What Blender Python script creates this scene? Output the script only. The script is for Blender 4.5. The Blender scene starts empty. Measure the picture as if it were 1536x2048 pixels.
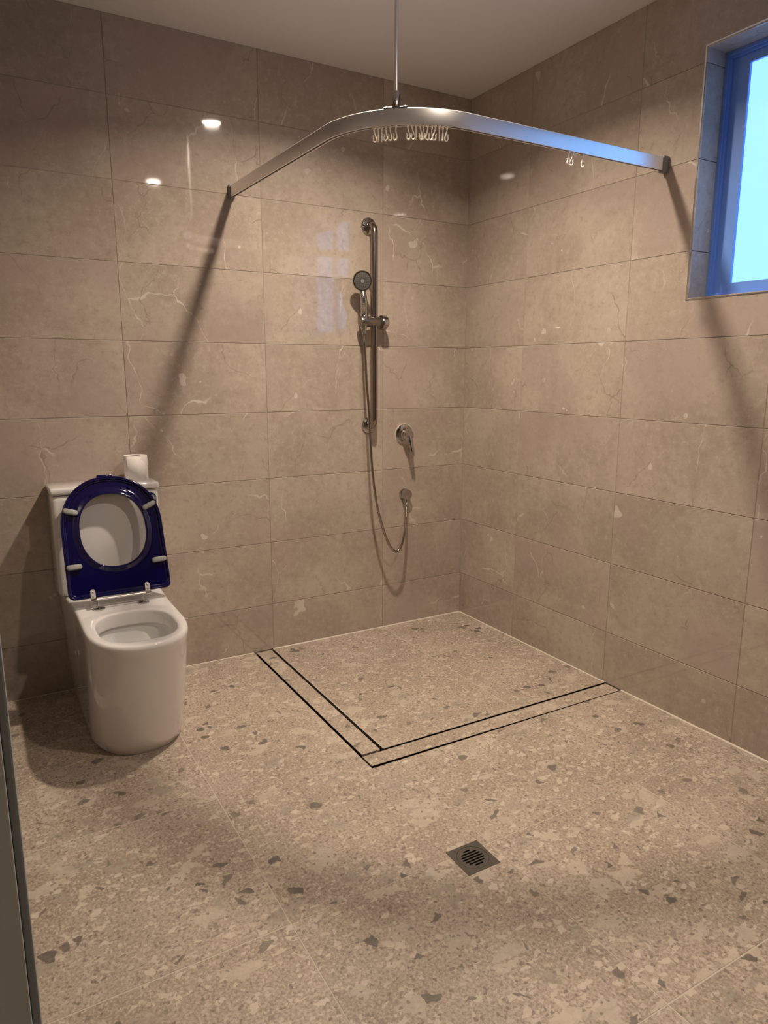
import bpy, bmesh, math, random
from mathutils import Vector, Matrix
from mathutils.geometry import tessellate_polygon

random.seed(7)
scene = bpy.context.scene
col = scene.collection

# ------------------------------------------------------------------ camera
CAM = Vector((-2.2433, -3.0324, 1.3031))
YAW, PITCH, ROLL, FPX = 0.5257, -0.1952, 0.0026, 1414.24
fwd = Vector((math.sin(YAW)*math.cos(PITCH), math.cos(YAW)*math.cos(PITCH), math.sin(PITCH)))
r0 = Vector((math.cos(YAW), -math.sin(YAW), 0)); u0 = r0.cross(fwd)
rgt = math.cos(ROLL)*r0 + math.sin(ROLL)*u0
upv = -math.sin(ROLL)*r0 + math.cos(ROLL)*u0
cd = bpy.data.cameras.new('camera'); cam = bpy.data.objects.new('camera', cd); col.objects.link(cam)
cd.sensor_fit = 'VERTICAL'; cd.sensor_height = 36.0; cd.lens = FPX/2048*36.0
cd.clip_start = 0.02; cd.clip_end = 50
M = Matrix((rgt, upv, -fwd)).transposed().to_4x4(); M.translation = CAM
cam.matrix_world = M
scene.camera = cam

# ------------------------------------------------------------------ world, lights, exposure
W = bpy.data.worlds.new('world'); scene.world = W; W.use_nodes = True
bgn = W.node_tree.nodes['Background']
bgn.inputs[0].default_value = (0.45, 0.72, 1.0, 1); bgn.inputs[1].default_value = 1.0
vs = scene.view_settings
vs.view_transform = 'Standard'; vs.look = 'None'; vs.gamma = 1.0; vs.use_curve_mapping = False
vs.exposure = 0.0
DOWNLIGHTS = ((-1.0, -0.93), (-1.0, -2.30), (-3.05, -3.05))  # third is an added, unseen hallway lamp that brightens the hall walls
LAMP_COLOR = (1.0, 0.845, 0.68)
LAMP_WATT = (31.0, 16.5, 4.0)
WINDOW_GLOW = ((0.41, 0.93, 2.0), 1.0)
cy = scene.cycles
cy.max_bounces = 7; cy.diffuse_bounces = 4; cy.glossy_bounces = 4; cy.transmission_bounces = 4

def ray(u, v): return fwd + rgt*((u-768)/FPX) - upv*((v-1024)/FPX)
def on_y(u, v, y=0.0):
    d = ray(u, v); return CAM + d*((y-CAM.y)/d.y)
def on_x(u, v, x=0.0):
    d = ray(u, v); return CAM + d*((x-CAM.x)/d.x)
def on_z(u, v, z=0.0):
    d = ray(u, v); return CAM + d*((z-CAM.z)/d.z)

# ------------------------------------------------------------------ mesh helpers
def add(name, verts, faces, mat=None, parent=None, smooth=False, auto=None):
    me = bpy.data.meshes.new(name); me.from_pydata([tuple(v) for v in verts], [], faces)
    me.validate(); fix_normals(me)
    if smooth:
        for p in me.polygons: p.use_smooth = True
        if auto is not None: me.set_sharp_from_angle(angle=math.radians(auto))
    o = bpy.data.objects.new(name, me); col.objects.link(o)
    if mat: me.materials.append(mat)
    if parent: o.parent = parent
    return o
def fix_normals(me):
    bm = bmesh.new(); bm.from_mesh(me)
    bmesh.ops.remove_doubles(bm, verts=bm.verts, dist=1e-6)
    bmesh.ops.recalc_face_normals(bm, faces=bm.faces); bm.to_mesh(me); bm.free()
def addbm(name, bm, mat=None, parent=None, smooth=False, auto=None):
    bmesh.ops.recalc_face_normals(bm, faces=bm.faces)
    me = bpy.data.meshes.new(name); bm.to_mesh(me); bm.free()
    if smooth:
        for p in me.polygons: p.use_smooth = True
        if auto is not None: me.set_sharp_from_angle(angle=math.radians(auto))
    o = bpy.data.objects.new(name, me); col.objects.link(o)
    if mat: me.materials.append(mat)
    if parent: o.parent = parent
    return o
def share(name, me, parent, loc, rot=None):
    o = bpy.data.objects.new(name, me); col.objects.link(o); o.parent = parent; o.location = loc
    if rot is not None: o.rotation_euler = rot
    return o
def empty(name, loc=(0, 0, 0)):
    o = bpy.data.objects.new(name, None); col.objects.link(o); o.location = loc; o.empty_display_size = .05
    return o
def tag(o, label=None, cat=None, group=None, kind=None):
    if label: o['label'] = label
    if cat: o['category'] = cat
    if group: o['group'] = group
    if kind: o['kind'] = kind
    return o
def bm_box(x0, x1, y0, y1, z0, z1, bev=0, seg=2, bm=None):
    b = bm or bmesh.new()
    vs_ = [b.verts.new((x, y, z)) for x in (x0, x1) for y in (y0, y1) for z in (z0, z1)]
    fs = [(0,1,3,2),(4,6,7,5),(0,4,5,1),(2,3,7,6),(0,2,6,4),(1,5,7,3)]
    nf = [b.faces.new([vs_[i] for i in f]) for f in fs]
    if bev:
        es = list({e for f in nf for e in f.edges})
        bmesh.ops.bevel(b, geom=es, offset=bev, segments=seg, affect='EDGES', profile=.5)
    return b
def box(name, x0, x1, y0, y1, z0, z1, mat, parent=None, bev=0, seg=2):
    return addbm(name, bm_box(x0, x1, y0, y1, z0, z1, bev, seg), mat, parent, smooth=bool(bev), auto=35)
def loft(loops, cap0=True, cap1=True, closed=False):
    n = len(loops[0]); V = [p for l in loops for p in l]; F = []
    L = len(loops)
    for i in range(L if closed else L-1):
        a, b = i*n, ((i+1) % L)*n
        for j in range(n):
            k = (j+1) % n; F.append((a+j, a+k, b+k, b+j))
    if not closed:
        if cap0: F.append(tuple(range(n))[::-1])
        if cap1: F.append(tuple(range((L-1)*n, L*n)))
    return V, F
def tube_vf(pts, rad, seg=12, cap=True):
    pts = [Vector(p) for p in pts]; n = len(pts)
    tan = [(pts[min(i+1, n-1)]-pts[max(i-1, 0)]).normalized() for i in range(n)]
    t = tan[0]; a = Vector((0, 0, 1)) if abs(t.z) < .9 else Vector((1, 0, 0))
    nrm = t.cross(a).normalized(); loops = []
    for i in range(n):
        nrm = (nrm - tan[i]*nrm.dot(tan[i])).normalized(); b = tan[i].cross(nrm)
        r = rad(i/(n-1)) if callable(rad) else (rad[i] if isinstance(rad, (list, tuple)) else rad)
        loops.append([pts[i] + (nrm*math.cos(q) + b*math.sin(q))*r for q in [2*math.pi*k/seg for k in range(seg)]])
    return loft(loops, cap, cap)
def tube(name, pts, rad, mat, parent=None, seg=12, auto=50):
    V, F = tube_vf(pts, rad, seg); return add(name, V, F, mat, parent, True, auto)
def lathe(name, prof, mat, parent=None, origin=(0,0,0), axis=(0,0,1), seg=32, auto=35):
    ax = Vector(axis).normalized(); a = Vector((0,0,1)) if abs(ax.z) < .9 else Vector((1,0,0))
    e1 = ax.cross(a).normalized(); e2 = ax.cross(e1); o = Vector(origin)
    loops = [[o + ax*h + (e1*math.cos(q)+e2*math.sin(q))*max(r, 1e-4) for q in [2*math.pi*k/seg for k in range(seg)]] for r, h in prof]
    V, F = loft(loops); return add(name, V, F, mat, parent, True, auto)
def catmull(P, n=10):
    P = [Vector(p) for p in P]; Q = [P[0]*2-P[1]] + P + [P[-1]*2-P[-2]]; out = []
    for i in range(1, len(Q)-2):
        for k in range(n):
            t = k/n; a, b, c, d = Q[i-1], Q[i], Q[i+1], Q[i+2]
            out.append(.5*((2*b) + (c-a)*t + (2*a-5*b+4*c-d)*t*t + (3*b-a-3*c+d)*t**3))
    out.append(P[-1]); return out
def prism(loops2, z0, z1, bm=None):
    """extruded polygon with holes; loops2[0] outer, the rest holes"""
    b = bm or bmesh.new(); flat = [p for l in loops2 for p in l]
    tri = tessellate_polygon([[Vector((p[0], p[1], 0)) for p in l] for l in loops2])
    lo = [b.verts.new((p[0], p[1], z0)) for p in flat]; hi = [b.verts.new((p[0], p[1], z1)) for p in flat]
    for t in tri:
        try: b.faces.new([hi[i] for i in t]); b.faces.new([lo[i] for i in reversed(t)])
        except ValueError: pass
    k = 0
    for l in loops2:
        n = len(l)
        for i in range(n):
            a, c = k+i, k+(i+1) % n
            try: b.faces.new((lo[a], lo[c], hi[c], hi[a]))
            except ValueError: pass
        k += n
    return b
def cells(u0, u1, v0, v1, holes, t0, t1, bm=None):
    """slab in local (u, v, t) minus rectangular holes"""
    us = sorted({u0, u1, *[min(max(h[i], u0), u1) for h in holes for i in (0, 1)]})
    vs2 = sorted({v0, v1, *[min(max(h[i], v0), v1) for h in holes for i in (2, 3)]})
    keep = {}
    for i in range(len(us)-1):
        for j in range(len(vs2)-1):
            cu, cv = (us[i]+us[i+1])/2, (vs2[j]+vs2[j+1])/2
            if us[i+1]-us[i] < 1e-5 or vs2[j+1]-vs2[j] < 1e-5: continue
            keep[i, j] = not any(h[0] < cu < h[1] and h[2] < cv < h[3] for h in holes)
    b = bm or bmesh.new(); vd = {}
    def vt(i, j, t):
        if (i, j, t) not in vd: vd[i, j, t] = b.verts.new((us[i], vs2[j], t))
        return vd[i, j, t]
    for (i, j), k in keep.items():
        if not k: continue
        b.faces.new((vt(i,j,t1), vt(i+1,j,t1), vt(i+1,j+1,t1), vt(i,j+1,t1)))
        b.faces.new((vt(i,j,t0), vt(i,j+1,t0), vt(i+1,j+1,t0), vt(i+1,j,t0)))
        for (di, dj), e in (((-1,0),((i,j),(i,j+1))), ((1,0),((i+1,j+1),(i+1,j))), ((0,-1),((i+1,j),(i,j))), ((0,1),((i,j+1),(i+1,j+1)))):
            if not keep.get((i+di, j+dj), False):
                (a, c), (d, f) = e
                b.faces.new((vt(a,c,t0), vt(d,f,t0), vt(d,f,t1), vt(a,c,t1)))
    return b

# ------------------------------------------------------------------ materials
def mat(name):
    m = bpy.data.materials.new(name); m.use_nodes = True
    return m, m.node_tree, m.node_tree.nodes['Principled BSDF']
def plain(name, color, rough=.5, metal=0, spec=.5, coat=0, noise=0.0, nscale=20, ior=None, **kw):
    m, nt, p = mat(name)
    p.inputs['Roughness'].default_value = rough; p.inputs['Metallic'].default_value = metal
    p.inputs['Specular IOR Level'].default_value = spec; p.inputs['Coat Weight'].default_value = coat
    p.inputs['Coat Roughness'].default_value = .05
    if ior: p.inputs['IOR'].default_value = ior
    for k, v in kw.items(): p.inputs[k.replace('_', ' ')].default_value = v
    N = nt.nodes.new('ShaderNodeTexNoise'); N.inputs['Scale'].default_value = nscale; N.inputs['Detail'].default_value = 3
    T = nt.nodes.new('ShaderNodeTexCoord'); nt.links.new(T.outputs['Object'], N.inputs['Vector'])
    X = nt.nodes.new('ShaderNodeMix'); X.data_type = 'RGBA'
    X.inputs[6].default_value = (*[c*(1-noise) for c in color], 1); X.inputs[7].default_value = (*[min(1, c*(1+noise)) for c in color], 1)
    nt.links.new(N.outputs['Fac'], X.inputs[0]); nt.links.new(X.outputs[2], p.inputs['Base Color'])
    return m
class G:
    """small node-graph helper"""
    def __init__(s, nt): s.nt = nt
    def n(s, typ, **kw):
        nd = s.nt.nodes.new(typ)
        for k, v in kw.items(): setattr(nd, k, v)
        return nd
    def set(s, sock, v):
        if isinstance(v, bpy.types.NodeSocket): s.nt.links.new(v, sock)
        else: sock.default_value = v
    def math(s, op, a, b=0.0, c=None, clamp=False):
        nd = s.n('ShaderNodeMath', operation=op, use_clamp=clamp); s.set(nd.inputs[0], a); s.set(nd.inputs[1], b)
        if c is not None: s.set(nd.inputs[2], c)
        return nd.outputs[0]
    def vmath(s, op, a, b=None, scale=None):
        nd = s.n('ShaderNodeVectorMath', operation=op); s.set(nd.inputs[0], a)
        if b is not None: s.set(nd.inputs[1], b)
        if scale is not None: s.set(nd.inputs['Scale'], scale)
        return nd.outputs[0]
    def noise(s, vec, scale, detail=3, rough=.5, color=False):
        nd = s.n('ShaderNodeTexNoise', noise_dimensions='2D'); s.set(nd.inputs['Vector'], vec); nd.inputs['Scale'].default_value = scale
        nd.inputs['Detail'].default_value = detail; nd.inputs['Roughness'].default_value = rough
        return nd.outputs['Color' if color else 'Fac']
    def voro(s, vec, scale, feature='F1', out='Distance', rnd=1.0):
        nd = s.n('ShaderNodeTexVoronoi', feature=feature, voronoi_dimensions='2D'); s.set(nd.inputs['Vector'], vec); nd.inputs['Scale'].default_value = scale
        nd.inputs['Randomness'].default_value = rnd
        return nd.outputs[out]
    def ramp(s, f, a, b):          # smooth 0..1 between a and b
        nd = s.n('ShaderNodeMapRange', interpolation_type='SMOOTHSTEP'); s.set(nd.inputs[0], f)
        s.set(nd.inputs[1], a); s.set(nd.inputs[2], b); nd.inputs[3].default_value = 0; nd.inputs[4].default_value = 1
        return nd.outputs[0]
    def mix(s, f, a, b, mode='MIX'):
        nd = s.n('ShaderNodeMix', data_type='RGBA', blend_type=mode); s.set(nd.inputs[0], f)
        s.set(nd.inputs[6], a if isinstance(a, bpy.types.NodeSocket) else (*a, 1)); s.set(nd.inputs[7], b if isinstance(b, bpy.types.NodeSocket) else (*b, 1))
        return nd.outputs[2]
    def sep(s, c):
        nd = s.n('ShaderNodeSeparateColor'); s.set(nd.inputs[0], c); return nd.outputs
    def piece_coords(s):
        tc = s.n('ShaderNodeTexCoord'); oi = s.n('ShaderNodeObjectInfo')
        off = s.vmath('SCALE', (37.0, 91.0, 53.0), scale=oi.outputs['Random'])
        return s.vmath('ADD', tc.outputs['Object'], off), oi.outputs['Random']

def wall_tile_material():
    m, nt, p = mat('taupe_stone_tile'); g = G(nt)
    co, rnd = g.piece_coords()
    wp = g.vmath('SCALE', g.vmath('SUBTRACT', g.noise(co, 4, 4, color=True), (.5, .5, .5)), scale=.22)
    wf = g.vmath('SCALE', g.vmath('SUBTRACT', g.noise(co, 38, 3, color=True), (.5, .5, .5)), scale=.012)
    cw = g.vmath('ADD', g.vmath('ADD', co, wp), wf)
    big = g.noise(cw, 2.6, 5, .6); fine = g.noise(co, 34, 6, .7); grit = g.noise(co, 240, 2, .6)
    c = g.mix(g.ramp(big, .3, .72), (.355, .289, .236), (.45, .378, .312))
    c = g.mix(g.math('MULTIPLY', g.ramp(fine, .50, .72), .42), c, (.51, .445, .38))
    c = g.mix(g.math('MULTIPLY', g.ramp(fine, .48, .28), .42), c, (.265, .21, .17))
    c = g.mix(g.math('MULTIPLY', g.ramp(grit, .52, .75), .28), c, (.5, .45, .39))
    # rosy cloud
    c = g.mix(g.math('MULTIPLY', g.ramp(g.noise(co, 1.7, 2), .48, .70), .55), c, (.385, .30, .268))
    sp = g.math('MULTIPLY', g.ramp(g.voro(co, 95), .16, .06), g.ramp(g.noise(co, 5.5, 2), .56, .68))
    c = g.mix(g.math('MULTIPLY', sp, .45), c, (.62, .57, .50))
    # slanted white veins: stretched cells, broken by a mask
    mp = g.n('ShaderNodeMapping'); g.set(mp.inputs[0], cw); mp.inputs['Rotation'].default_value = (0, 0, .5); mp.inputs['Scale'].default_value = (2.3, 1.0, 1.0)
    e1 = g.voro(mp.outputs[0], 1.15, 'DISTANCE_TO_EDGE')
    msk = g.ramp(g.noise(co, 3.1, 2), .48, .60)
    thick = g.math('MULTIPLY', g.ramp(g.noise(co, 9, 2), .25, .8), .013)
    v1 = g.math('MULTIPLY', g.math('SUBTRACT', 1.0, g.ramp(e1, g.math('MULTIPLY', thick, .25), thick)), msk)
    c = g.mix(g.math('MULTIPLY', v1, .66), c, (.64, .585, .52))
    # faint dark cracks
    mp2 = g.n('ShaderNodeMapping'); g.set(mp2.inputs[0], cw); mp2.inputs['Rotation'].default_value = (0, 0, -.6); mp2.inputs['Scale'].default_value = (1.7, 1.1, 1.0); mp2.inputs['Location'].default_value = (3.3, 8.1, 0)
    e2 = g.voro(mp2.outputs[0], 2.3, 'DISTANCE_TO_EDGE')
    msk2 = g.ramp(g.noise(g.vmath('ADD', co, (7.7, 2.2, 0)), 4.2, 2), .53, .66)
    v2 = g.math('MULTIPLY', g.math('SUBTRACT', 1.0, g.ramp(e2, .002, .011)), msk2)
    c = g.mix(g.math('MULTIPLY', v2, .5), c, (.19, .155, .125))
    # whole-tile tone
    tone = g.math('ADD', .955, g.math('MULTIPLY', rnd, .09))
    mul = g.n('ShaderNodeCombineColor'); [g.set(mul.inputs[i], tone) for i in range(3)]
    c = g.mix(1.0, c, mul.outputs[0], 'MULTIPLY')
    nt.links.new(c, p.inputs['Base Color'])
    p.inputs['Roughness'].default_value = .045; p.inputs['IOR'].default_value = 1.65
    bp = g.n('ShaderNodeBump'); bp.inputs['Strength'].default_value = .012; bp.inputs['Distance'].default_value = .01
    g.set(bp.inputs['Height'], g.noise(co, 9, 1)); nt.links.new(bp.outputs[0], p.inputs['Normal'])
    return m

def terrazzo_material():
    m, nt, p = mat('terrazzo_tile'); g = G(nt)
    co, rnd = g.piece_coords()
    jf = g.vmath('SUBTRACT', g.noise(co, 75, 2, color=True), (.5, .5, .5))
    jc = g.vmath('SUBTRACT', g.noise(co, 26, 3, color=True), (.5, .5, .5))
    def warp(v, amt, off=(0, 0, 0)): return g.vmath('ADD', g.vmath('ADD', co, off), g.vmath('SCALE', v, scale=amt))
    big = g.noise(co, 3.2, 4, .6)
    c = g.mix(g.ramp(big, .3, .7), (.325, .262, .205), (.415, .34, .27))
    c = g.mix(g.math('MULTIPLY', g.ramp(g.noise(co, 1.6, 2), .45, .7), .35), c, (.36, .295, .255))
    fine = g.noise(co, 130, 4, .75)
    c = g.mix(g.math('MULTIPLY', g.ramp(fine, .50, .64), .6), c, (.53, .45, .365))
    c = g.mix(g.math('MULTIPLY', g.ramp(fine, .48, .36), .65), c, (.20, .155, .12))
    mott = g.noise(co, 34, 4, .7)
    def chips(scale, w, edge, p0, colors, strength=1.0, sq=(1, 1, 1), rotz=0.0, soft=.035, vein=.3):
        nonlocal c
        mp = g.n('ShaderNodeMapping'); g.set(mp.inputs[0], w); mp.inputs['Scale'].default_value = sq; mp.inputs['Rotation'].default_value = (0, 0, rotz)
        w = mp.outputs[0]
        d = g.voro(w, scale, 'DISTANCE_TO_EDGE'); s = g.sep(g.voro(w, scale, 'F1', 'Color'))
        sel = g.math('GREATER_THAN', s[0], 1-p0)
        jit = g.math('MULTIPLY_ADD', s[2], edge*2.2, edge*.3)
        mk = g.math('MULTIPLY', g.ramp(d, jit, g.math('ADD', jit, soft)), sel)
        cc = g.mix(s[1], colors[0], colors[1])
        cc = g.mix(g.math('MULTIPLY', g.ramp(mott, .42, .68), vein), cc, colors[2])
        c = g.mix(g.math('MULTIPLY', mk, strength), c, cc)
    L1, L2, L3 = (.50, .425, .34), (.59, .51, .415), (.66, .575, .475)
    D1, D2, D3 = (.19, .16, .13), (.29, .24, .195), (.10, .09, .08)
    chips(92, warp(jf, .010), .10, .17, (L1, L2, L3), .65)
    chips(40, warp(jf, .012, (3, 1, 0)), .09, .12, (L1, L2, L3), .75, (1.0, 1.4, 1), .3)
    chips(64, warp(jf, .012, (9, 4, 0)), .16, .045, (D2, D1, D3), .65)
    chips(14, warp(jc, .045, (5, 7, 0)), .07, .11, ((.43, .37, .30), L1, L2), .75, (1.0, 1.5, 1), .5)
    chips(12, warp(jc, .050, (1, 9, 0)), .06, .085, ((.37, .325, .265), (.30, .26, .21), D1), .75, (1.0, 1.7, 1), -.2, .30, .55)
    chips(30, warp(jc, .030, (12, 3, 0)), .13, .045, (D3, D1, D2), .9, soft=.06)
    # tiny dark specks
    sd = g.sep(g.voro(warp(jf, .006, (2, 5, 0)), 150, 'F1', 'Color'))
    c = g.mix(g.math('MULTIPLY', g.math('GREATER_THAN', sd[0], .965), .6), c, (.14, .11, .09))
    tone = g.math('ADD', .97, g.math('MULTIPLY', rnd, .06))
    mul = g.n('ShaderNodeCombineColor'); [g.set(mul.inputs[i], tone) for i in range(3)]
    c = g.mix(1.0, c, mul.outputs[0], 'MULTIPLY')
    nt.links.new(c, p.inputs['Base Color'])
    p.inputs['Roughness'].default_value = .40; p.inputs['Specular IOR Level'].default_value = .35
    return m

def emissive(name, color, strength, rough=.2):
    m, nt, p = mat(name)
    p.inputs['Base Color'].default_value = (.04, .05, .06, 1); p.inputs['Roughness'].default_value = rough
    p.inputs['Emission Color'].default_value = (*color, 1); p.inputs['Emission Strength'].default_value = strength
    N = nt.nodes.new('ShaderNodeTexNoise'); N.inputs['Scale'].default_value = 300
    B = nt.nodes.new('ShaderNodeBump'); B.inputs['Strength'].default_value = .02; nt.links.new(N.outputs['Fac'], B.inputs['Height']); nt.links.new(B.outputs[0], p.inputs['Normal'])
    return m

M_TILE = wall_tile_material(); M_FLOOR = terrazzo_material()
M_GROUT = plain('taupe_grout', (.31, .265, .22), .85, noise=.08, nscale=80)
M_FGROUT = plain('beige_grout', (.50, .44, .36), .85, noise=.08, nscale=80)
M_CEIL = plain('ceiling_paint', (.76, .75, .74), .8, noise=.015, nscale=6)
M_WALLP = plain('plain_taupe_wall', (.24, .205, .175), .25, noise=.06, nscale=3)
M_HALL = plain('hall_paint', (.68, .66, .63), .8, noise=.03)
M_CAULK = plain('silicone', (.62, .55, .46), .5, noise=.05)
M_CERAM = plain('white_ceramic', (.80, .775, .755), .07, coat=.5, noise=.01)
M_CERIN = plain('white_ceramic_bowl', (.76, .75, .73), .06, coat=.5, noise=.01)
M_WATER = plain('bowl_water', (.62, .63, .60), .02, noise=.01)
M_BLUE = plain('navy_plastic', (.003, .002, .048), .07, coat=.3, noise=.05)
M_BUMP = plain('grey_rubber', (.33, .33, .31), .5, noise=.04)
M_CHROME = plain('chrome', (.54, .52, .505), .07, metal=1, noise=.02)
M_STEEL = plain('brushed_steel', (.36, .31, .27), .2, metal=1, noise=.05, nscale=60)
M_NICKEL = plain('satin_nickel', (.30, .275, .24), .3, metal=1, noise=.04)
M_ALU = plain('satin_aluminium', (.88, .87, .86), .36, metal=.84, noise=.03, nscale=40)
M_GREYPL = plain('grey_plastic', (.22, .22, .23), .45, noise=.05)
M_DARKSL = plain('dark_slot', (.012, .012, .012), .6, noise=.1)
M_CLEAR = plain('clear_beige_plastic', (.86, .79, .70), .25, noise=.05)
M_PAPER = plain('toilet_paper', (.84, .80, .77), .9, noise=.03, nscale=60)
M_CARD = plain('cardboard', (.30, .26, .22), .9, noise=.1)
M_GUN = plain('gunmetal', (.155, .14, .125), .38, metal=.85, noise=.12, nscale=70)
M_BLACK = plain('black_void', (.008, .007, .006), .8, noise=.1)
M_FRAME = plain('glare_blue_window_aluminium', (.15, .31, .80), .35, noise=.06)  # blue of window glare and skylight painted into the frame colour
M_TRIM = plain('silver_edge_trim', (.75, .78, .82), .2, metal=1, noise=.03)
M_DOORF = plain('grey_door_frame', (.58, .60, .58), .45, noise=.05)
M_DOORE = plain('dark_grey_architrave', (.34, .37, .39), .45, noise=.05)
M_GLASS = emissive('frosted_daylight_glass', *WINDOW_GLOW)
M_LAMP = emissive('lamp_diffuser', LAMP_COLOR, 55)
M_SHROSE = plain('spray_face_rubber', (.11, .105, .095), .35, metal=.3, noise=.08)
M_WHITEP = plain('white_plastic', (.75, .73, .71), .35, noise=.02)
M_ST_BLUE = plain('sticker_navy', (.01, .025, .09), .4, noise=.05)
M_ST_GREY = plain('sticker_grey', (.36, .42, .45), .4, noise=.05)
M_ST_BLK = plain('sticker_black', (.012, .012, .014), .4, noise=.05)

# ------------------------------------------------------------------ room
XL, YR, H = -2.262, -4.6, 2.6          # left wall face, rear wall face, ceiling
GAP, TT = .0022, .009                  # joint, tile thickness
TX = [XL, -2.2923, -1.6923, -1.0923, -.4923, 0.0]           # joints of the back wall
TX = [XL] + [x for x in TX[2:]]
TZ = [0.0] + [.2244+.3*i for i in range(8)] + [H]
TY = [0.0] + [-.4442-.6*i for i in range(7)] + [YR]
WY0, WY1, WZ0, WZ1 = -2.205, -1.305, 1.556, 2.377           # window opening on the right wall

mesh_cache = {}
def tile_mesh(w, h, material, t=TT, bev=.0012, name='tile'):
    key = (round(w, 4), round(h, 4), material.name, t)
    if key not in mesh_cache:
        b = bm_box(-w/2, w/2, -h/2, h/2, -t, 0, bev, 1)
        bmesh.ops.recalc_face_normals(b, faces=b.faces)
        me = bpy.data.meshes.new(name); b.to_mesh(me); b.free(); me.materials.append(material); mesh_cache[key] = me
    return mesh_cache[key]
def tilt(): return random.gauss(0, .0007), random.gauss(0, .0007)

# back wall: local u=x, v=z, normal -y
wb = addbm('wall_back', bm_box(XL-.15, .25, .0016, .15, -.1, H+.1), M_GROUT); tag(wb, kind='structure', label='taupe stone tiled wall behind the toilet and the shower')
BASIS_B = Matrix(((1, 0, 0), (0, 0, -1), (0, 1, 0)))
BASIS_R = Matrix(((0, 0, -1), (-1, 0, 0), (0, 1, 0)))     # right wall: local u=-y, v=z, normal -x
def place(me, name, parent, c, basis, jig=True):
    a, b = tilt() if jig else (0, 0)
    R = basis.to_4x4() @ Matrix.Rotation(a, 4, 'X') @ Matrix.Rotation(b, 4, 'Y')
    return share(name, me, parent, c, R.to_euler())
for i in range(len(TX)-1):
    for j in range(len(TZ)-1):
        w, h = TX[i+1]-TX[i]-GAP, TZ[j+1]-TZ[j]-GAP
        place(tile_mesh(w, h, M_TILE), 'wall_tile', wb, ((TX[i]+TX[i+1])/2, 0, (TZ[j]+TZ[j+1])/2), BASIS_B)
# right wall (u = -y)
b = cells(-.15, -YR+.15, -.1, H+.1, [(-WY1, -WY0, WZ0, WZ1)], -.22, -.0016)
wr = addbm('wall_right', b, M_GROUT)
wr.matrix_world = BASIS_R.to_4x4(); tag(wr, kind='structure', label='taupe stone tiled wall with the window')
U = [-y for y in TY]
for i in range(len(U)-1):
    for j in range(len(TZ)-1):
        ua, ub, va, vb = U[i]+GAP/2, U[i+1]-GAP/2, TZ[j]+GAP/2, TZ[j+1]-GAP/2
        ho = (-WY1, -WY0, WZ0, WZ1); hit = ua < ho[1] and ub > ho[0] and va < ho[3] and vb > ho[2]
        if not hit:
            o = place(tile_mesh(ub-ua, vb-va, M_TILE), 'wall_tile', wr, ((ua+ub)/2, (va+vb)/2, 0), Matrix.Identity(3))
        else:
            if ua > ho[0] and ub < ho[1] and va > ho[2] and vb < ho[3]: continue
            cu, cv = (ua+ub)/2, (va+vb)/2
            bb = cells(ua-cu, ub-cu, va-cv, vb-cv, [(ho[0]-cu, ho[1]-cu, ho[2]-cv, ho[3]-cv)], -TT, 0)
            o = addbm('wall_tile', bb, M_TILE, wr); o.location = (cu, cv, 0)
# left wall with doorway, rear wall
DY0, DY1, DH = -3.52, -2.56, 2.10
b = cells(0, -YR, -.1, H+.1, [(-DY1, -DY0, -.2, DH)], 0, .12)
wl = addbm('wall_left', b, M_WALLP); wl.matrix_world = Matrix(((0, 0, -1), (-1, 0, 0), (0, 1, 0))).to_4x4(); wl.location = (XL, 0, 0)
tag(wl, kind='structure')
wf = box('wall_front', XL-.15, .25, YR-.15, YR, -.1, H+.1, M_WALLP); tag(wf, kind='structure')
ce = box('ceiling', XL-1.6, .25, YR-.15, .15, H, H+.1, M_CEIL); tag(ce, kind='structure', label='plain painted ceiling')
# hallway behind the doorway
for nm, a in (('wall_hall_far', (XL-1.6, XL-1.5, YR, 0)), ('wall_hall_back', (XL-1.5, XL-.12, -.1, 0)), ('wall_hall_front', (XL-1.5, XL-.12, YR, YR+.1))):
    tag(box(nm, *a, -.1, H, M_HALL), kind='structure')

# ------------------------------------------------------------------ floor
DX0, DX1, DYF, DYN = -1.193, -1.097, -1.1465, -1.0555       # channel drain: left leg x0..x1, front leg y near..far
GX0, GX1, GY0, GY1 = -1.223, -1.117, -1.7245, -1.6185       # floor waste
drain_holes = [(DX0, DX1, DYF, .01), (DX0, .01, DYF, DYN)]
floor_holes = drain_holes + [(GX0+.004, GX1-.004, GY0+.004, GY1-.004)]
fl = addbm('floor', cells(XL-1.6, .2, YR-.15, .1, floor_holes, -.12, -.0006), M_FGROUT); tag(fl, kind='structure', label='beige terrazzo tiled bathroom floor')
FX = [XL-1.6, XL-1.0, XL-.4, -2.2923, -1.6923, -1.0923, -.4923, 0.0]
FY = [YR, -4.0442, -3.4442, -2.8442, -2.2442, -1.6442, -1.0442, -.4442, 0.0]
for i in range(2, len(FX)-1):
    for j in range(len(FY)-1):
        xa, xb, ya, yb = max(FX[i], XL-.12)+GAP/2, FX[i+1]-GAP/2, FY[j]+GAP/2, FY[j+1]-GAP/2
        if xb-xa < .02: continue
        cx, cy = (xa+xb)/2, (ya+yb)/2
        hs = [h for h in floor_holes if xa < h[1] and xb > h[0] and ya < h[3] and yb > h[2]]
        if hs:
            bb = cells(xa-cx, xb-cx, ya-cy, yb-cy, [(h[0]-cx, h[1]-cx, h[2]-cy, h[3]-cy) for h in hs], -TT, 0)
            o = addbm('floor_tile', bb, M_FLOOR, fl); o.location = (cx, cy, 0)
        else:
            place(tile_mesh(xb-xa, yb-ya, M_FLOOR, name='floor_tile'), 'floor_tile', fl, (cx, cy, 0), Matrix.Identity(3), jig=False)
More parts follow.
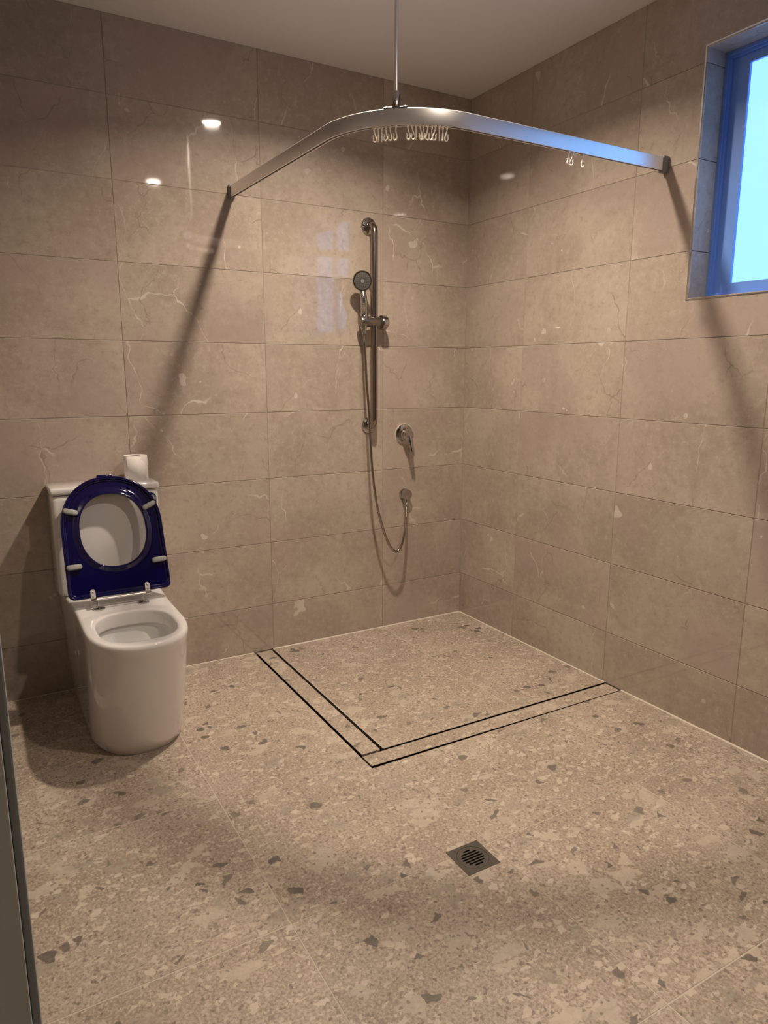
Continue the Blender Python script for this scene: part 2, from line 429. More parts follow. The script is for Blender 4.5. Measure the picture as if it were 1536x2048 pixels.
# silicone beads along wall foot and in the corner
def bead(name, a, b, n1, n2, r=.004):
    a, b = Vector(a), Vector(b); n1, n2 = Vector(n1)*r, Vector(n2)*r
    V = [a, a+n1, a+n2, b, b+n1, b+n2]; F = [(0,2,1), (3,4,5), (0,1,4,3), (1,2,5,4), (2,0,3,5)]
    return tag(add(name, V, F, M_CAULK), kind='structure')
bead('trim_1', (DX1, 0, 0), (0, 0, 0), (0, -1, 0), (0, 0, 1)); bead('trim_2', (XL, 0, 0), (DX0, 0, 0), (0, -1, 0), (0, 0, 1), .002)
bead('trim_3', (0, 0, 0), (0, DYN, 0), (-1, 0, 0), (0, 0, 1)); bead('trim_4', (0, DYF, 0), (0, YR, 0), (-1, 0, 0), (0, 0, 1))
bead('trim_5', (0, 0, 0), (0, 0, H), (-1, 0, 0), (0, -1, 0), .002).data.materials[0] = M_GROUT

# channel drain with tile inserts
dr = empty('channel_drain', (DX0, DYF, -.03)); tag(dr, 'L-shaped tile-insert channel drain framing the shower corner', 'drain')
def child(o, parent):
    o.parent = parent; o.matrix_parent_inverse = Matrix.Translation(-Vector(parent.location)); return o
def into(parent, o):       # geometry modelled in world space, parent at a base point
    o.parent = parent; o.location = o.location - parent.location; return o
tray = addbm('channel_tray', cells(DX0, 0, DYF, 0, [(DX1, .1, DYN, .1)], -.03, -.028), M_BLACK); into(dr, tray)
E = .0016
def rim(x0, x1, y0, y1):
    into(dr, box('steel_edge', x0, x1, y0, y1, -.028, -.0002, M_STEEL))
def side(x0, x1, y0, y1): into(dr, box('channel_side', x0, x1, y0, y1, -.028, -.006, M_BLACK))
side(DX0, DX0+.002, DYF, 0); side(DX1-.002, DX1, DYN, 0); side(DX0, 0, DYF, DYF+.002); side(DX1, 0, DYN-.002, DYN)
bi = bm_box(DX0+.0115, DX1-.0115, DYN+.003, -.008, -.012, 0, .0008, 1); into(dr, addbm('tile_insert', bi, M_FLOOR))
rim(DX0+.0104, DX0+.0115, DYN+.003, -.008); rim(DX1-.0115, DX1-.0104, DYN+.003, -.008)
# front insert sits slightly askew: wide gap at its left end, narrow at the right
b = bmesh.new(); yl0, yl1, yr0, yr1 = DYF+.0130, DYN-.0105, DYF+.0045, DYN-.0120
pts = [(DX0+.007, yl0), (-.006, yr0), (-.006, yr1), (DX0+.007, yl1)]
into(dr, addbm('tile_insert', prism([pts], -.012, 0), M_FLOOR))
pts2 = [(DX0+.007, yl1), (-.006, yr1), (-.006, yr1+.001), (DX0+.007, yl1+.001)]
into(dr, addbm('steel_edge', prism([pts2], -.028, -.0002), M_STEEL))
pts3 = [(DX0+.007, yl0-.001), (-.006, yr0-.001), (-.006, yr0), (DX0+.007, yl0)]
into(dr, addbm('steel_edge', prism([pts3], -.028, -.0002), M_STEEL))

# floor waste
fw = empty('floor_waste', ((GX0+GX1)/2, (GY0+GY1)/2, 0)); tag(fw, 'small square dark metal floor waste grate with round slotted centre', 'floor drain')
hw = (GX1-GX0)/2
def circ(r, n=48, c=(0, 0)): return [(c[0]+r*math.cos(2*math.pi*k/n), c[1]+r*math.sin(2*math.pi*k/n)) for k in range(n)]
def capsule(y, hl, r, n=6):
    return [(hl+r*math.cos(t), y+r*math.sin(t)) for t in [-math.pi/2+math.pi*k/n for k in range(n+1)]] + [(-hl+r*math.cos(t), y+r*math.sin(t)) for t in [math.pi/2+math.pi*k/n for k in range(n+1)]]
addbm('plate', prism([[(-hw,-hw),(hw,-hw),(hw,hw),(-hw,hw)], circ(.0445)], -.003, .0012), M_GUN, fw)
slots = [capsule(y, l, .0027) for y, l in ((-.0285,.011),(-.019,.0225),(-.0095,.029),(0,.031),(.0095,.029),(.019,.0225),(.0285,.008))]
addbm('slotted_disc', prism([circ(.0437)]+slots, -.003, .0009), M_GUN, fw)
addbm('pipe_bottom', prism([circ(.047)], -.05, -.045), M_BLACK, fw)
lathe('pipe_wall', [(.049, -.05), (.049, -.003), (.0475, -.003), (.0475, -.05)], M_BLACK, fw)
for x, y in ((-.008, .0375), (-.017, -.037), (-.004, -.0385)):
    lathe('screw', [(.0018, .0008), (.0018, .0016), (.0008, .002)], M_CHROME, fw, origin=(x, y, 0), seg=10)

# ------------------------------------------------------------------ window
win = empty('window_1', (0.0, (WY0+WY1)/2, WZ0)); tag(win, 'sliding window with glare-tinted blue frame and frosted bright panes', kind='structure')
RD = .10
def wbox(nm, x0, x1, y0, y1, z0, z1, m, bev=0): return into(win, box(nm, x0, x1, y0, y1, z0, z1, m, bev=bev))
BASIS_F = Matrix(((1, 0, 0), (0, 0, 1), (0, -1, 0)))
def reveal(w, h, c, basis):
    o = place(tile_mesh(w, h, M_TILE, name='reveal_tile'), 'reveal_tile', None, c, basis, jig=False); into(win, o)
for z0, z1 in ((WZ0, 1.7234), (1.7254, 2.0234), (2.0254, 2.3234), (2.3254, WZ1)):
    reveal(RD+.028, z1-z0, ((RD+.03)/2, WY1-.008, (z0+z1)/2), BASIS_B)
    reveal(RD+.028, z1-z0, ((RD+.03)/2, WY0+.008, (z0+z1)/2), BASIS_F)
for y0, y1 in ((WY0+.008, -1.6452), (-1.6432, WY1-.008)):
    reveal(RD+.028, y1-y0, ((RD+.03)/2, (y0+y1)/2, WZ0+.008), Matrix.Identity(3))
    reveal(RD+.028, y1-y0, ((RD+.03)/2, (y0+y1)/2, WZ1-.008), Matrix(((1, 0, 0), (0, -1, 0), (0, 0, -1))))
e = .0005
wbox('edge_trim', -.0012, .002, WY1-.0045, WY1+e, WZ0-e, WZ1+e, M_TRIM); wbox('edge_trim', -.0012, .002, WY0-e, WY0+.0045, WZ0-e, WZ1+e, M_TRIM)
wbox('edge_trim', -.0012, .002, WY0+.0045, WY1-.0045, WZ0-e, WZ0+.0045, M_TRIM); wbox('edge_trim', -.0012, .002, WY0+.0045, WY1-.0045, WZ1-.0045, WZ1+e, M_TRIM)
def ring(nm, x0, x1, y0, y1, z0, z1, wy, wz, m, parent=None):
    b = prism([[(y0,z0),(y1,z0),(y1,z1),(y0,z1)], [(y0+wy,z0+wz),(y1-wy,z0+wz),(y1-wy,z1-wz),(y0+wy,z1-wz)]], x0, x1)
    for v in b.verts: v.co = Vector((v.co.z, v.co.x, v.co.y))
    o = addbm(nm, b, m); return into(parent or win, o)
ya, yb, za, zb = WY0+.008, WY1-.008, WZ0+.008, WZ1-.008
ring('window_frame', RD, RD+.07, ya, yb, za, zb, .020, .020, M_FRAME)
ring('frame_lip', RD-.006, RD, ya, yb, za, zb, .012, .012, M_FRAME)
fa, fb, ga, gb = ya+.020, yb-.020, za+.020, zb-.020
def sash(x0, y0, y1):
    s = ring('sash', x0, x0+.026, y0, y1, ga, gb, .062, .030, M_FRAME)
    g = box('glass_pane', x0+.010, x0+.016, y0+.060, y1-.060, ga+.028, gb-.028, M_GLASS)
    g.parent = s; g.location = g.location - Vector(win.location) - Vector(s.location) if False else Vector((0, 0, 0))
    return s
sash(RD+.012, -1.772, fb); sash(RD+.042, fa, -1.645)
for z in (za+.010, zb-.010):
    into(win, lathe('screw', [(.003, 0), (.003, .001), (.001, .0016)], M_TRIM, origin=(RD-.006, yb-.006, z), axis=(-1, 0, 0), seg=10))

# ------------------------------------------------------------------ door frame at the left edge
df = empty('door_1', (XL, DY1, 0)); tag(df, 'grey door frame jamb at the left edge of the picture', kind='structure')
for (y0, y1) in ((DY1-.04, DY1), (DY0, DY0+.04)):
    into(df, box('jamb', XL-.135, -2.2462, y0, y1, 0, DH, M_DOORF, bev=.0015))
into(df, box('architrave', -2.2462, -2.2408, DY1-.037, DY1+.045, 0, DH+.06, M_DOORE, bev=.0018))
into(df, box('architrave', -2.2462, -2.2408, DY0-.045, DY0+.037, 0, DH+.06, M_DOORE, bev=.0018))
into(df, box('jamb_head', XL-.135, -2.2462, DY0+.04, DY1-.04, DH-.04, DH, M_DOORF))
into(df, box('architrave_head', -2.2462, -2.2408, DY0+.037, DY1-.037, DH-.037, DH+.06, M_DOORE))

# ------------------------------------------------------------------ ceiling downlights
ordn = ('over the shower corner', 'over the middle of the room', 'added unseen in the hallway to brighten it')
for k, (x, y) in enumerate(DOWNLIGHTS):
    d = empty('downlight', (x, y, H)); tag(d, 'round warm ceiling downlight ' + ordn[k], 'downlight', 'ceiling downlights')
    lathe('trim_ring', [(.046, 0), (.056, 0), (.055, -.006), (.047, -.010), (.045, -.004)], M_WHITEP, d, seg=40)
    lathe('diffuser', [(.045, -.001), (.044, -.010), (.034, -.017), (.018, -.021), (.001, -.022)], M_LAMP, d, seg=40)
    L = bpy.data.lights.new('lamp_light', 'AREA'); L.shape = 'DISK'; L.size = .075; L.energy = LAMP_WATT[k]; L.color = LAMP_COLOR; L.spread = math.radians(146)
    lo = bpy.data.objects.new('lamp_light', L); col.objects.link(lo); lo.parent = d; lo.location = (0, 0, -.026)

# ------------------------------------------------------------------ curtain rail
RZ0, RZ1, RT = 2.012, 2.057, .018
cr = empty('curtain_rail', (-1.21, -1.18, RZ0)); tag(cr, 'curved satin aluminium shower curtain rail hung from the ceiling', 'curtain rail')
AC = Vector((-.877, -.855)); AR = .3215                      # arc centre and centreline radius
path = [(-1.2225, -.004), (-1.2215, -.02)] + [(-1.2225+(.0245)*t, -.02-.835*t) for t in [k/8 for k in range(1, 8)]]
path += [(AC.x+AR*math.cos(a), AC.y+AR*math.sin(a)) for a in [math.pi + (math.pi/2)*k/28 for k in range(29)]]
path += [(-.877+.873*t, AC.y-AR-.0015*t) for t in [k/8 for k in range(1, 9)]]
path = [Vector(q) for q in path]
def rail_mesh(prof):
    n = len(path); loops = []
    for i in range(n):
        t = (path[min(i+1, n-1)]-path[max(i-1, 0)]).normalized(); nr = Vector((t.y, -t.x))   # outward (towards the room)
        loops.append([(path[i].x+nr.x*a, path[i].y+nr.y*a, z) for a, z in prof])
    return loft(loops)
h2 = RT/2; s = .0045
prof = [(-h2, RZ0+.002), (-h2+.001, RZ0), (-s, RZ0), (-s, RZ0+.010), (s, RZ0+.010), (s, RZ0), (h2-.001, RZ0), (h2, RZ0+.002), (h2, RZ1-.002), (h2-.002, RZ1), (-h2+.002, RZ1), (-h2, RZ1-.002)]
V, F = rail_mesh(prof); into(cr, add('rail', V, F, M_ALU, None, True, 30))
V, F = rail_mesh([(-s+.0003, RZ0+.0095), (s-.0003, RZ0+.0095), (s-.0003, RZ0+.0098), (-s+.0003, RZ0+.0098)]); into(cr, add('track_slot', V, F, M_DARKSL))
into(cr, box('end_bracket', -1.2225-.0125, -1.2225+.0125, -.020, -.0005, RZ0-.006, RZ1+.004, M_GREYPL, bev=.003))
into(cr, box('end_bracket', -.030, -.0005, AC.y-AR-.0015-.0125, AC.y-AR-.0015+.0125, RZ0-.006, RZ1+.004, M_GREYPL, bev=.003))
ang = math.atan2(-1.0995-AC.y, -1.0855-AC.x); RX, RY = AC.x+AR*math.cos(ang), AC.y+AR*math.sin(ang)
into(cr, tube('hanging_rod', [(RX, RY, RZ1+.045), (RX, RY, RZ1+.2), (RX, RY, H-.001)], .0062, M_ALU, seg=20))
into(cr, lathe('rod_collar', [(.011, .003), (.011, .040), (.0095, .046), (.0062, .048)], M_CHROME, origin=(RX, RY, RZ1), seg=24))
into(cr, lathe('ceiling_flange', [(.028, 0), (.028, -.004), (.012, -.010), (.0062, -.012)], M_ALU, origin=(RX, RY, H), seg=28))
tdir = Vector((-math.sin(ang), math.cos(ang)))
bmp = bm_box(-.036, .036, -.0085, .0085, 0, .0035, .0008, 1); mp = addbm('mounting_plate', bmp, M_GREYPL); mp.rotation_euler = (0, 0, math.atan2(tdir.y, tdir.x)); mp.location = (RX, RY, RZ1); into(cr, mp)
for sgn in (-1, 1):
    into(cr, lathe('screw', [(.0042, .0035), (.0042, .005), (.002, .0072)], M_CHROME, origin=(RX+tdir.x*.028*sgn, RY+tdir.y*.028*sgn, RZ1), seg=12))

# curtain hooks riding in the track
def rail_at(u):
    """point of the track whose image column is u"""
    best = None
    for i in range(len(path)-1):
        for k in range(40):
            q = path[i].lerp(path[i+1], k/40); w = Vector((q.x, q.y, RZ0-.02))-CAM
            uu = 768+FPX*w.dot(rgt)/w.dot(fwd)
            if best is None or abs(uu-u) < best[0]: best = (abs(uu-u), q.copy(), (path[i+1]-path[i]).normalized())
    return best[1], best[2]
g_bm = bm_box(-.0035, .0035, -.006, .006, -.006, .004, .001, 1)
bm_box(-.0015, .0015, -.0035, .0035, -.012, -.006, 0, 1, g_bm)
me_gl = bpy.data.meshes.new('glider'); g_bm.to_mesh(me_gl); g_bm.free(); me_gl.materials.append(M_CLEAR)
hp = [(0, 0, -.010), (0, .0008, -.018), (0, .003, -.026), (0, .0052, -.033), (0, .0045, -.0395), (0, .0005, -.0425), (0, -.0038, -.0405), (0, -.0052, -.035), (0, -.0035, -.029), (0, -.006, -.0245)]
V, F = tube_vf(catmull(hp, 4), .0019, 7)
me_hk = bpy.data.meshes.new('hook'); me_hk.from_pydata([tuple(v) for v in V], [], F); me_hk.materials.append(M_CLEAR)
for pgn in me_hk.polygons: pgn.use_smooth = True
ORD = ['first', 'second', 'third', 'fourth', 'fifth', 'sixth', 'seventh', 'eighth', 'ninth', 'tenth', 'eleventh']
clusters = [((747.5, 756, 763.3, 772, 780, 792), (.3, 1.5, 1.55, .0, .1, .2), 'in the six left of the rod'),
            ((815.8, 824, 831.7, 840, 847.2, 855, 864, 870.5, 878.7, 885.6, 893.7), (0, .1, 1.5, .4, 2.7, 2.8, .2, 2.9, 1.5, 1.6, 2.5), 'in the eleven right of the rod'),
            ((1137, 1146, 1165), (.4, 2.6, 2.3), 'of the three near the window')]
view_ang = math.atan2(rgt.y, rgt.x)
for us_, rots, where in clusters:
    for k, (u, a) in enumerate(zip(us_, rots)):
        q, t = rail_at(u)
        hkr = empty('curtain_hook', (q.x, q.y, RZ0+.003)); hkr.rotation_euler = (0, 0, 0)
        tag(hkr, f'clear curtain hook, {ORD[k]} from left {where}', 'curtain hook', 'curtain hooks on the shower rail')
        share('glider', me_gl, hkr, (0, 0, 0), (0, 0, math.atan2(t.y, t.x)))
        share('hook', me_hk, hkr, (0, 0, 0), (random.gauss(0, .06), 0, view_ang-math.pi/2+a))

# ------------------------------------------------------------------ grab rail, hand shower, mixer
GXR, GS = -.572, -.058
gr = empty('grab_rail', (GXR, 0, 1.049)); tag(gr, 'tall vertical stainless steel grab rail beside the shower mixer', 'grab rail')
ZT, ZB, R_ = 1.963, 1.049, .034
def bend(zc, zdir):
    return [(GXR, GS*(1)+ (R_)*(1-math.sin(t)) , zc+zdir*(-R_)*(math.cos(t))*-1) for t in [math.pi/2*k/8 for k in range(9)]]
pts = [(GXR, -.004, ZT)] + [(GXR, GS+R_-R_*math.sin(t), ZT-R_+R_*math.cos(t)) for t in [math.pi/2*k/8 for k in range(9)]]
pts += [(GXR, GS, ZT-R_-.02), (GXR, GS, 1.5), (GXR, GS, ZB+R_+.02)] + [(GXR, GS+R_-R_*math.sin(t), ZB+R_-R_*math.cos(t)) for t in [math.pi/2*(8-k)/8 for k in range(9)]] + [(GXR, -.004, ZB)]
into(gr, tube('bar', pts, .016, M_STEEL, seg=24))
for z in (ZT, ZB):
    into(gr, lathe('flange', [(.039, .0005), (.039, .005), (.036, .010), (.028, .014), (.017, .016)], M_CHROME, origin=(GXR, 0, z), axis=(0, -1, 0), seg=40))

HZ = 1.533
sl = empty('shower_holder', (GXR, GS, HZ)); tag(sl, 'chrome sliding handset holder clamped on the grab rail', 'shower holder')
SA = Vector((1, .10, 0)).normalized()
lathe('clamp_body', [(.021, -.079), (.0235, -.075), (.0240, -.02), (.0240, .030), (.0215, .034)], M_NICKEL, sl, axis=SA, seg=32)
kn = [(.020, .034), (.0315, .036), (.0325, .040), (.0325, .060), (.029, .066), (.012, .068)]
lathe('knob', kn, M_CHROME, sl, axis=SA, seg=18, auto=20)
HB = Vector(sl.location) - SA*.060
lathe('socket', [(.0125, -.034), (.0155, -.031), (.0165, -.024), (.0165, .026), (.0145, .029)], M_CHROME, sl, origin=HB-Vector(sl.location), axis=(0, -.12, 1), seg=28)

hs = empty('hand_shower', HB); tag(hs, 'chrome hand shower with round grey spray face and ribbed handle', 'hand shower')
HC = on_y(724.8, 562, -.098)                            # centre of the spray face
top = HC - HB
fdir = Vector((-.42, -1.0, -.22)).normalized()
back = top - fdir*.020
hpts = catmull([(0, 0, -.045), (0, 0, .0), (0.0, -.004, .045), top*.52+Vector((0, -.006, .0)), back*.80, back], 24)
tube('handle', hpts, lambda t: .0105 + .0060*math.sin(math.pi*min(1, t*1.02))**.8 + .0005*math.sin(t*200)*(.3 < t < .8), M_CHROME, hs, seg=20)
lathe('head', [(.010, -.034), (.024, -.030), (.037, -.020), (.0445, -.008), (.0455, -.002), (.0425, .001)], M_CHROME, hs, origin=top, axis=fdir, seg=40)
sf = lathe('spray_face', [(.0385, -.003), (.0375, .0018), (.030, .0030), (.014, .0030), (.0135, .0022), (.0115, .0022), (.011, .0034), (.001, .0036)], M_SHROSE, hs, origin=top, axis=fdir, seg=40)
a1 = fdir.cross(Vector((0, 0, 1))).normalized(); a2 = a1.cross(fdir)
for rr, n in ((.0205, 12), (.0265, 16), (.0325, 20)):
    for k in range(n):
        q = 2*math.pi*k/n
        lathe('nozzle', [(.0016, .002), (.0015, .0048), (.0008, .0052)], M_GREYPL, sf, origin=top+(a1*math.cos(q)+a2*math.sin(q))*rr, axis=fdir, seg=6)
lathe('centre_button', [(.008, .003), (.0078, .0048), (.001, .0052)], M_GREYPL, sf, origin=top, axis=fdir, seg=20)
lv = top + a2*-.036 + a1*.026
lv = top - Vector((0, 0, 1))*.030 + rgt*.030
tube('spray_lever', [lv, lv+rgt*.008-Vector((0, 0, 1))*.012, lv+rgt*.017-Vector((0, 0, 1))*.024], [.0042, .004, .0032], M_CHROME, hs, seg=10)

# hose
hp = [(728, 652, -.076), (729.5, 690, -.075), (733, 760, -.082), (737.6, 820, -.087), (740.5, 878.6, -.091), (745.4, 947, -.095), (753, 1005.5, -.098), (764, 1050.5, -.100), (777.6, 1087.6, -.101), (791.5, 1103, -.100), (802.5, 1091.5, -.097), (809, 1064, -.085), (812, 1030, -.058), (812.5, 1006, -.030)]
hpts = [on_y(*q) for q in hp]; hpts[0] = Vector((HB.x, HB.y, HZ-.046))
dense = catmull(hpts, 40)
sho = empty('shower_hose', hpts[-1]); tag(sho, 'long ribbed chrome shower hose looping down to the wall outlet', 'shower hose')
into(sho, tube('hose', dense, [(.0066 if i % 2 else .0054) for i in range(len(dense))], M_STEEL, seg=10, auto=180))
for p0, p1 in ((dense[0]+Vector((0, 0, .012)), dense[10]), (dense[-14], dense[-1]+Vector((0, 0, .004)))):
    into(sho, tube('hose_nut', [p0, p0.lerp(p1, .1), p0.lerp(p1, .9), p1], [.0085, .0098, .0098, .0075], M_CHROME, seg=12))

# wall outlet elbow
oc = on_y(808.0, 987.5, 0)
wo = empty('wall_outlet', oc); tag(wo, 'round chrome wall elbow outlet that feeds the shower hose', 'shower outlet')
lathe('flange', [(.029, .0005), (.029, .004), (.026, .009), (.018, .010)], M_CHROME, wo, axis=(0, -1, 0), seg=36)
lathe('body', [(.020, .008), (.0255, .014), (.0262, .034), (.0245, .038), (.001, .039)], M_CHROME, wo, axis=(0, -1, 0), seg=36)
ne = dense[-1] - oc
tube('spigot', [(ne.x*.3, -.022, -.014), (ne.x*.6, (ne.y-.022)*.5, -.024), (ne.x, ne.y, ne.z+.004)], [.0125, .011, .0095], M_CHROME, wo, seg=16)

# mixer
mc = on_y(807.8, 868.5, 0)
mx = empty('shower_mixer', mc); tag(mx, 'round chrome shower mixer tap with lever pointing down', 'mixer tap')
lathe('back_plate', [(.0505, .0005), (.0505, .003), (.049, .007), (.040, .011), (.030, .0125)], M_CHROME, mx, axis=(0, -1, 0), seg=48)
lathe('plate_seal', [(.0535, .0002), (.0535, .0012), (.050, .0016)], M_CAULK, mx, axis=(0, -1, 0), seg=48)
lathe('body', [(.030, .011), (.0285, .020), (.026, .028)], M_CHROME, mx, axis=(0, -1, 0), seg=36)
hd = lathe('handle_cap', [(.0265, .028), (.0272, .034), (.0265, .052), (.022, .058), (.001, .061)], M_CHROME, mx, axis=(0, -1, 0), seg=36)
# lever: flat tapered blade dropping from the cap towards the room
lb = []
for t, w, th in ((0, .017, .014), (.25, .0165, .013), (.5, .014, .010), (.75, .012, .007), (1, .010, .005)):
    c = Vector((.004*t, -.048-.030*t, -.004-.078*t)); nx, ny = Vector((1, 0, 0)), Vector((0, -.93, .37))
    lb.append([c+nx*w*math.cos(q)+ny*th*math.sin(q) for q in [2*math.pi*k/14 for k in range(14)]])
V, F = loft(lb); add('lever', V, F, M_CHROME, mx, True, 50)

# ------------------------------------------------------------------ toilet
TXC = -1.82
to = empty('toilet', (TXC, 0, 0)); tag(to, 'white back-to-wall toilet with raised navy blue seat', 'toilet')
def by_angle(poly, c, n):
    out = []
    for k in range(n):
        a = 2*math.pi*(k+.5)/n; d = (math.cos(a), math.sin(a)); best = None
        for i in range(len(poly)):
            x1, y1 = poly[i][0]-c[0], poly[i][1]-c[1]; x2, y2 = poly[(i+1) % len(poly)][0]-c[0], poly[(i+1) % len(poly)][1]-c[1]
            ex, ey = x2-x1, y2-y1; den = d[0]*ey-d[1]*ex
            if abs(den) < 1e-12: continue
            s_ = (x1*ey-y1*ex)/den; w_ = (x1*d[1]-y1*d[0])/den
            if s_ > 0 and -1e-6 <= w_ <= 1+1e-6 and (best is None or s_ > best): best = s_
        out.append((c[0]+d[0]*best, c[1]+d[1]*best))
    return out
def superell(t, a, b_, e_):
    ct, st = math.cos(t), math.sin(t)
    return a*math.copysign(abs(ct)**(2/e_), ct), b_*math.copysign(abs(st)**(2/e_), st)
def d_outline(w, wbk, front, yb=-.003, curve=.24, e_=2.35):
    P = [(wbk, yb), (w, -.36)]
    for k in range(0, 61):
        x, y = superell(-math.pi*k/60, w, curve, e_); P.append((x, front+curve+y))
    P += [(-w, -.36), (-wbk, yb)]
    return P
NP, PC = 200, (0, -.56)
def dl(w, wbk, f, z, inset=0, curve=.24): return [(x, y, z) for x, y in by_angle(d_outline(w-inset, wbk-inset, f+inset, curve=curve), PC, NP)]
loops = [dl(.150, .152, -.664, .0, curve=.22), dl(.150, .152, -.664, .005, curve=.22), dl(.158, .160, -.672, .010, curve=.22)]
for t in (.1, .2, .35, .5, .65, .8, .9):
    q = t**.8; loops.append(dl(.158+.010*q, .160+.026*q, -.672-.146*(t**.85), .45*t, curve=.22+.02*t))
loops += [dl(.168, .186, -.819, .434), dl(.168, .186, -.819, .440, .001), dl(.168, .186, -.819, .4455, .0032), dl(.168, .186, -.819, .4488, .0068), dl(.168, .186, -.819, .45, .0115), dl(.168, .186, -.819, .4501, .0135)]
OC, OA, OB = (0.0, -.6075), .127, .158          # bowl opening
def op(off, z):
    P = [superell(2*math.pi*k/160, OA+off, OB+off, 2.7) for k in range(160)]
    return [(x, y, z) for x, y in by_angle([(x+OC[0], y+OC[1]) for x, y in P], PC, NP)]
pan_loops = loops + [op(.012, .45), op(.004, .449), op(.001, .446), op(0, .441), op(0, .405), op(.001, .398)]
V, F = loft(pan_loops, True, False)
add('pan', V, F, M_CERAM, to, True, 45)
bl = [op(.001, .398), op(.012, .396), op(.014, .390), op(.004, .365), op(-.015, .33), op(-.045, .28), op(-.072, .24), op(-.085, .20), op(-.09, .17)]
V, F = loft(bl, False, True); bowl = add('bowl', V, F, M_CERIN, to, True, 60)
V, F = loft([op(-.075, .2345), op(-.075, .235)], True, True); add('water', V, F, M_WATER, bowl, True, 30)
lathe('side_cap', [(.010, 0), (.010, .002), (.006, .003)], M_WHITEP, to, origin=(-.1685, -.315, .275), axis=(-1, 0, 0), seg=16)
# cistern
ci = addbm('cistern', bm_box(-.1965, .1965, -.172, -.003, .4505, .845, .020, 4), M_CERAM, to, True, 40)
addbm('cistern_lid', bm_box(-.1995, .1995, -.1765, -.003, .8475, .874, .009, 4), M_CERAM, ci, True, 40)
# water rating sticker on the cistern front
sx, sz, sy = .166, .803, -.1723
def disc_xz(nm, loops2, y0, m, parent):
    b = prism(loops2, 0, .0003)
    for v in b.verts: v.co = Vector((v.co.x, y0-v.co.z, v.co.y))
    return addbm(nm, b, m, parent)
st = disc_xz('sticker', [[(sx-.026, sz-.03), (sx+.019, sz-.03), (sx+.019, sz+.006)] + [(sx-.0035+.0225*math.cos(t), sz+.008+.0225*math.sin(t)) for t in [math.pi*k/20 for k in range(21)]] + [(sx-.026, sz+.006)]], sy, M_ST_BLUE, ci)
disc_xz('sticker_print', [[(sx+.003+.0145*math.cos(t), sz+.006+.0145*math.sin(t)) for t in [2*math.pi*k/24 for k in range(24)]]], sy-.0004, M_ST_GREY, st)
disc_xz('sticker_print', [[(sx-.025, sz-.029), (sx+.018, sz-.029), (sx+.018, sz-.006), (sx-.025, sz-.006)]], sy-.0006, M_ST_BLK, st)
for k, (x0, z0, x1, z1) in enumerate(((-.017, .015, -.012, .024), (-.012, .024, -.008, .015), (-.008, .015, -.004, .024))):
    a_, b_ = Vector((x0, z0)), Vector((x1, z1)); nn = Vector((b_.y-a_.y, a_.x-b_.x)).normalized()*.0008
    disc_xz('sticker_letter', [[(sx+q.x, sz+q.y) for q in (a_+nn, b_+nn, b_-nn, a_-nn)]], sy-.0005, M_ST_GREY, st)

# seat (raised): local frame x across, y up the seat, z towards the room
SK = .37; sang = math.atan(SK)
se_m = Matrix.Translation((0, -.365, .485)) @ Matrix(((1, 0, 0), (0, math.sin(sang), -math.cos(sang)), (0, math.cos(sang), math.sin(sang)))).to_4x4()
def arc(cx, cy, r, a0, a1, n=6): return [(cx+r*math.cos(a0+(a1-a0)*k/n), cy+r*math.sin(a0+(a1-a0)*k/n)) for k in range(n+1)]
outer = arc(-.160, .029, .022, math.pi, 1.5*math.pi) + arc(.160, .029, .022, 1.5*math.pi, 2*math.pi) + [(.181, .15)]
outer += [superell(math.pi*k/40, .180, .193, 2.15) for k in range(41)]
outer = [(x, y+.265) if i >= 15 else (x, y) for i, (x, y) in enumerate(outer)] + [(-.181, .15)]
inner = [superell(2*math.pi*k/120, .117, .137, 2.25) for k in range(120)]; inner = [(x, y+.252) for x, y in inner]
NS = 160; SC = (0, .245)
lo_, li_ = by_angle(outer, SC, NS), by_angle(inner, SC, NS)
def sl_(d_out, z, d_in=None):
    """loop at distance d_out from the outer edge (or d_in from the inner edge)"""
    L_ = []
    for a_, b_ in zip(lo_, li_):
        a_, b_ = Vector(a_), Vector(b_); w = (b_-a_).length; d = (b_-a_).normalized()
        q = a_+d*min(d_out, w*.45) if d_in is None else b_-d*min(d_in, w*.45)
        L_.append((q.x, q.y, z))
    return L_
sloops = [sl_(0, -.012), sl_(0, -.003), sl_(.0012, -.0006), sl_(.003, 0), sl_(.008, 0), sl_(.0105, -.0015), sl_(.013, -.010), sl_(.016, -.0125), sl_(.021, -.0125), sl_(0, -.0125, .029),
          sl_(0, -.0125, .023), sl_(0, -.010, .017), sl_(0, -.004, .008), sl_(0, -.002, .003), sl_(0, -.0035, .0008), sl_(0, -.007, 0), sl_(0, -.018, 0), sl_(0, -.023, .004), sl_(0, -.026, .014), sl_(.016, -.027), sl_(.006, -.024), sl_(.0015, -.019)]
V, F = loft(sloops, closed=True)
se = add('seat', V, F, M_BLUE, to, True, 60); se.matrix_local = se_m
for x, y, a in ((-.142, .332, -.30), (.139, .332, .42), (.150, .119, .04), (-.151, .127, .02)):
    b = bmesh.new(); n = 8; r = .0095; hl = .0175
    L = [(hl+r*math.cos(t), r*math.sin(t)) for t in [-math.pi/2+math.pi*k/n for k in range(n+1)]] + [(-hl+r*math.cos(t), r*math.sin(t)) for t in [math.pi/2+math.pi*k/n for k in range(n+1)]]
    lp = [[(px*f, py*f, z) for px, py in L] for f, z in ((1, -.010), (1, .004), (.95, .0065), (.78, .0085))]
    V, F = loft(lp); o = add('bumper', V, F, M_BUMP, se, True, 50); o.location = (x, y, 0); o.rotation_euler = (0, 0, a)
# front lip tab on the raised seat
addbm('lift_tab', bm_box(-.036, .020, .455, .4645, -.022, -.004, .003, 2), M_BLUE, se, True, 40)
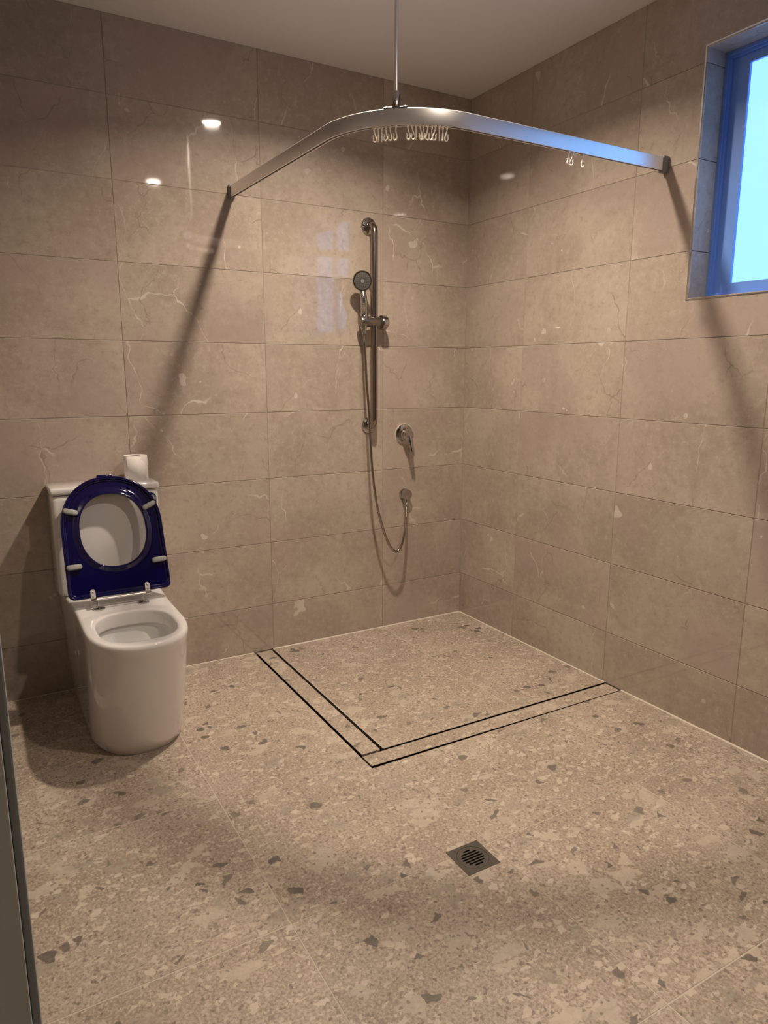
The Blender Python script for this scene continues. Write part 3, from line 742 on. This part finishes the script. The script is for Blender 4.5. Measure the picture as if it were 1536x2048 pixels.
# hinge
hi_ = empty('hinge', (0, 0, 0)); hi_.parent = to
def inv_(o): o.parent = hi_; return o
HYY, HZZ = -.375, .487
inv_(tube('hinge_bar', [(-.100, HYY, HZZ), (0, HYY, HZZ), (.088, HYY, HZZ)], .0042, M_ALU, seg=14))
for x in (-.100, .0925):
    b = prism([[(x-.0085, -.008), (x+.0085, -.008), (x+.0085, .030)] + [(x+.0085*math.cos(t), .030+.0085*math.sin(t)) for t in [math.pi*k/8 for k in range(1, 8)]] + [(x-.0085, .030)]], .001, .004)
    o = addbm('hinge_strap', b, M_ALU); o.parent = se
    for yy in (.012, .028):
        lathe('screw', [(.0035, .004), (.0033, .0055), (.001, .0065)], M_TRIM, se, origin=(x, yy, 0), seg=12)
    inv_(lathe('hinge_knuckle', [(.0065, -.009), (.0075, -.008), (.0075, .008), (.0065, .009)], M_CHROME, origin=(x, HYY, HZZ), axis=(1, 0, 0), seg=16))
for x in (-.085, .072):
    inv_(lathe('hinge_post', [(.0035, 0), (.0035, .034)], M_CHROME, origin=(x, HYY, .4525), seg=12))
    inv_(lathe('hinge_disc', [(.0215, 0), (.0218, .004), (.019, .0062), (.006, .0075), (.0035, .008)], M_CHROME, origin=(x, HYY, .4503), seg=28))

# toilet roll
rx, ry = -1.690, -.092
tr = empty('toilet_roll', (rx, ry, .8745)); tag(tr, 'white toilet paper roll standing on the cistern lid', 'toilet roll')
lathe('paper', [(.021, .0), (.044, 0), (.0455, .002), (.0455, .098), (.044, .1), (.021, .1), (.0205, .098), (.0205, .002)], M_PAPER, tr, seg=48, auto=40)
lathe('core', [(.0203, .0), (.0203, .0985), (.019, .0985), (.019, 0)], M_CARD, tr, seg=32)
# loose end of the sheet wrapping the roll
ls = [[(.0459*math.cos(a), .0459*math.sin(a), .002+.0), (.0459*math.cos(a), .0459*math.sin(a), .098-.03*max(0, (k-14)/10))] for k, a in enumerate([-2.6+.075*i for i in range(25)])]
V = [q for l in ls for q in l]; F = [(2*i, 2*i+2, 2*i+3, 2*i+1) for i in range(24)]
o = add('loose_sheet', V, F, M_PAPER, tr, True); md = o.modifiers.new('solid', 'SOLIDIFY'); md.thickness = .0006
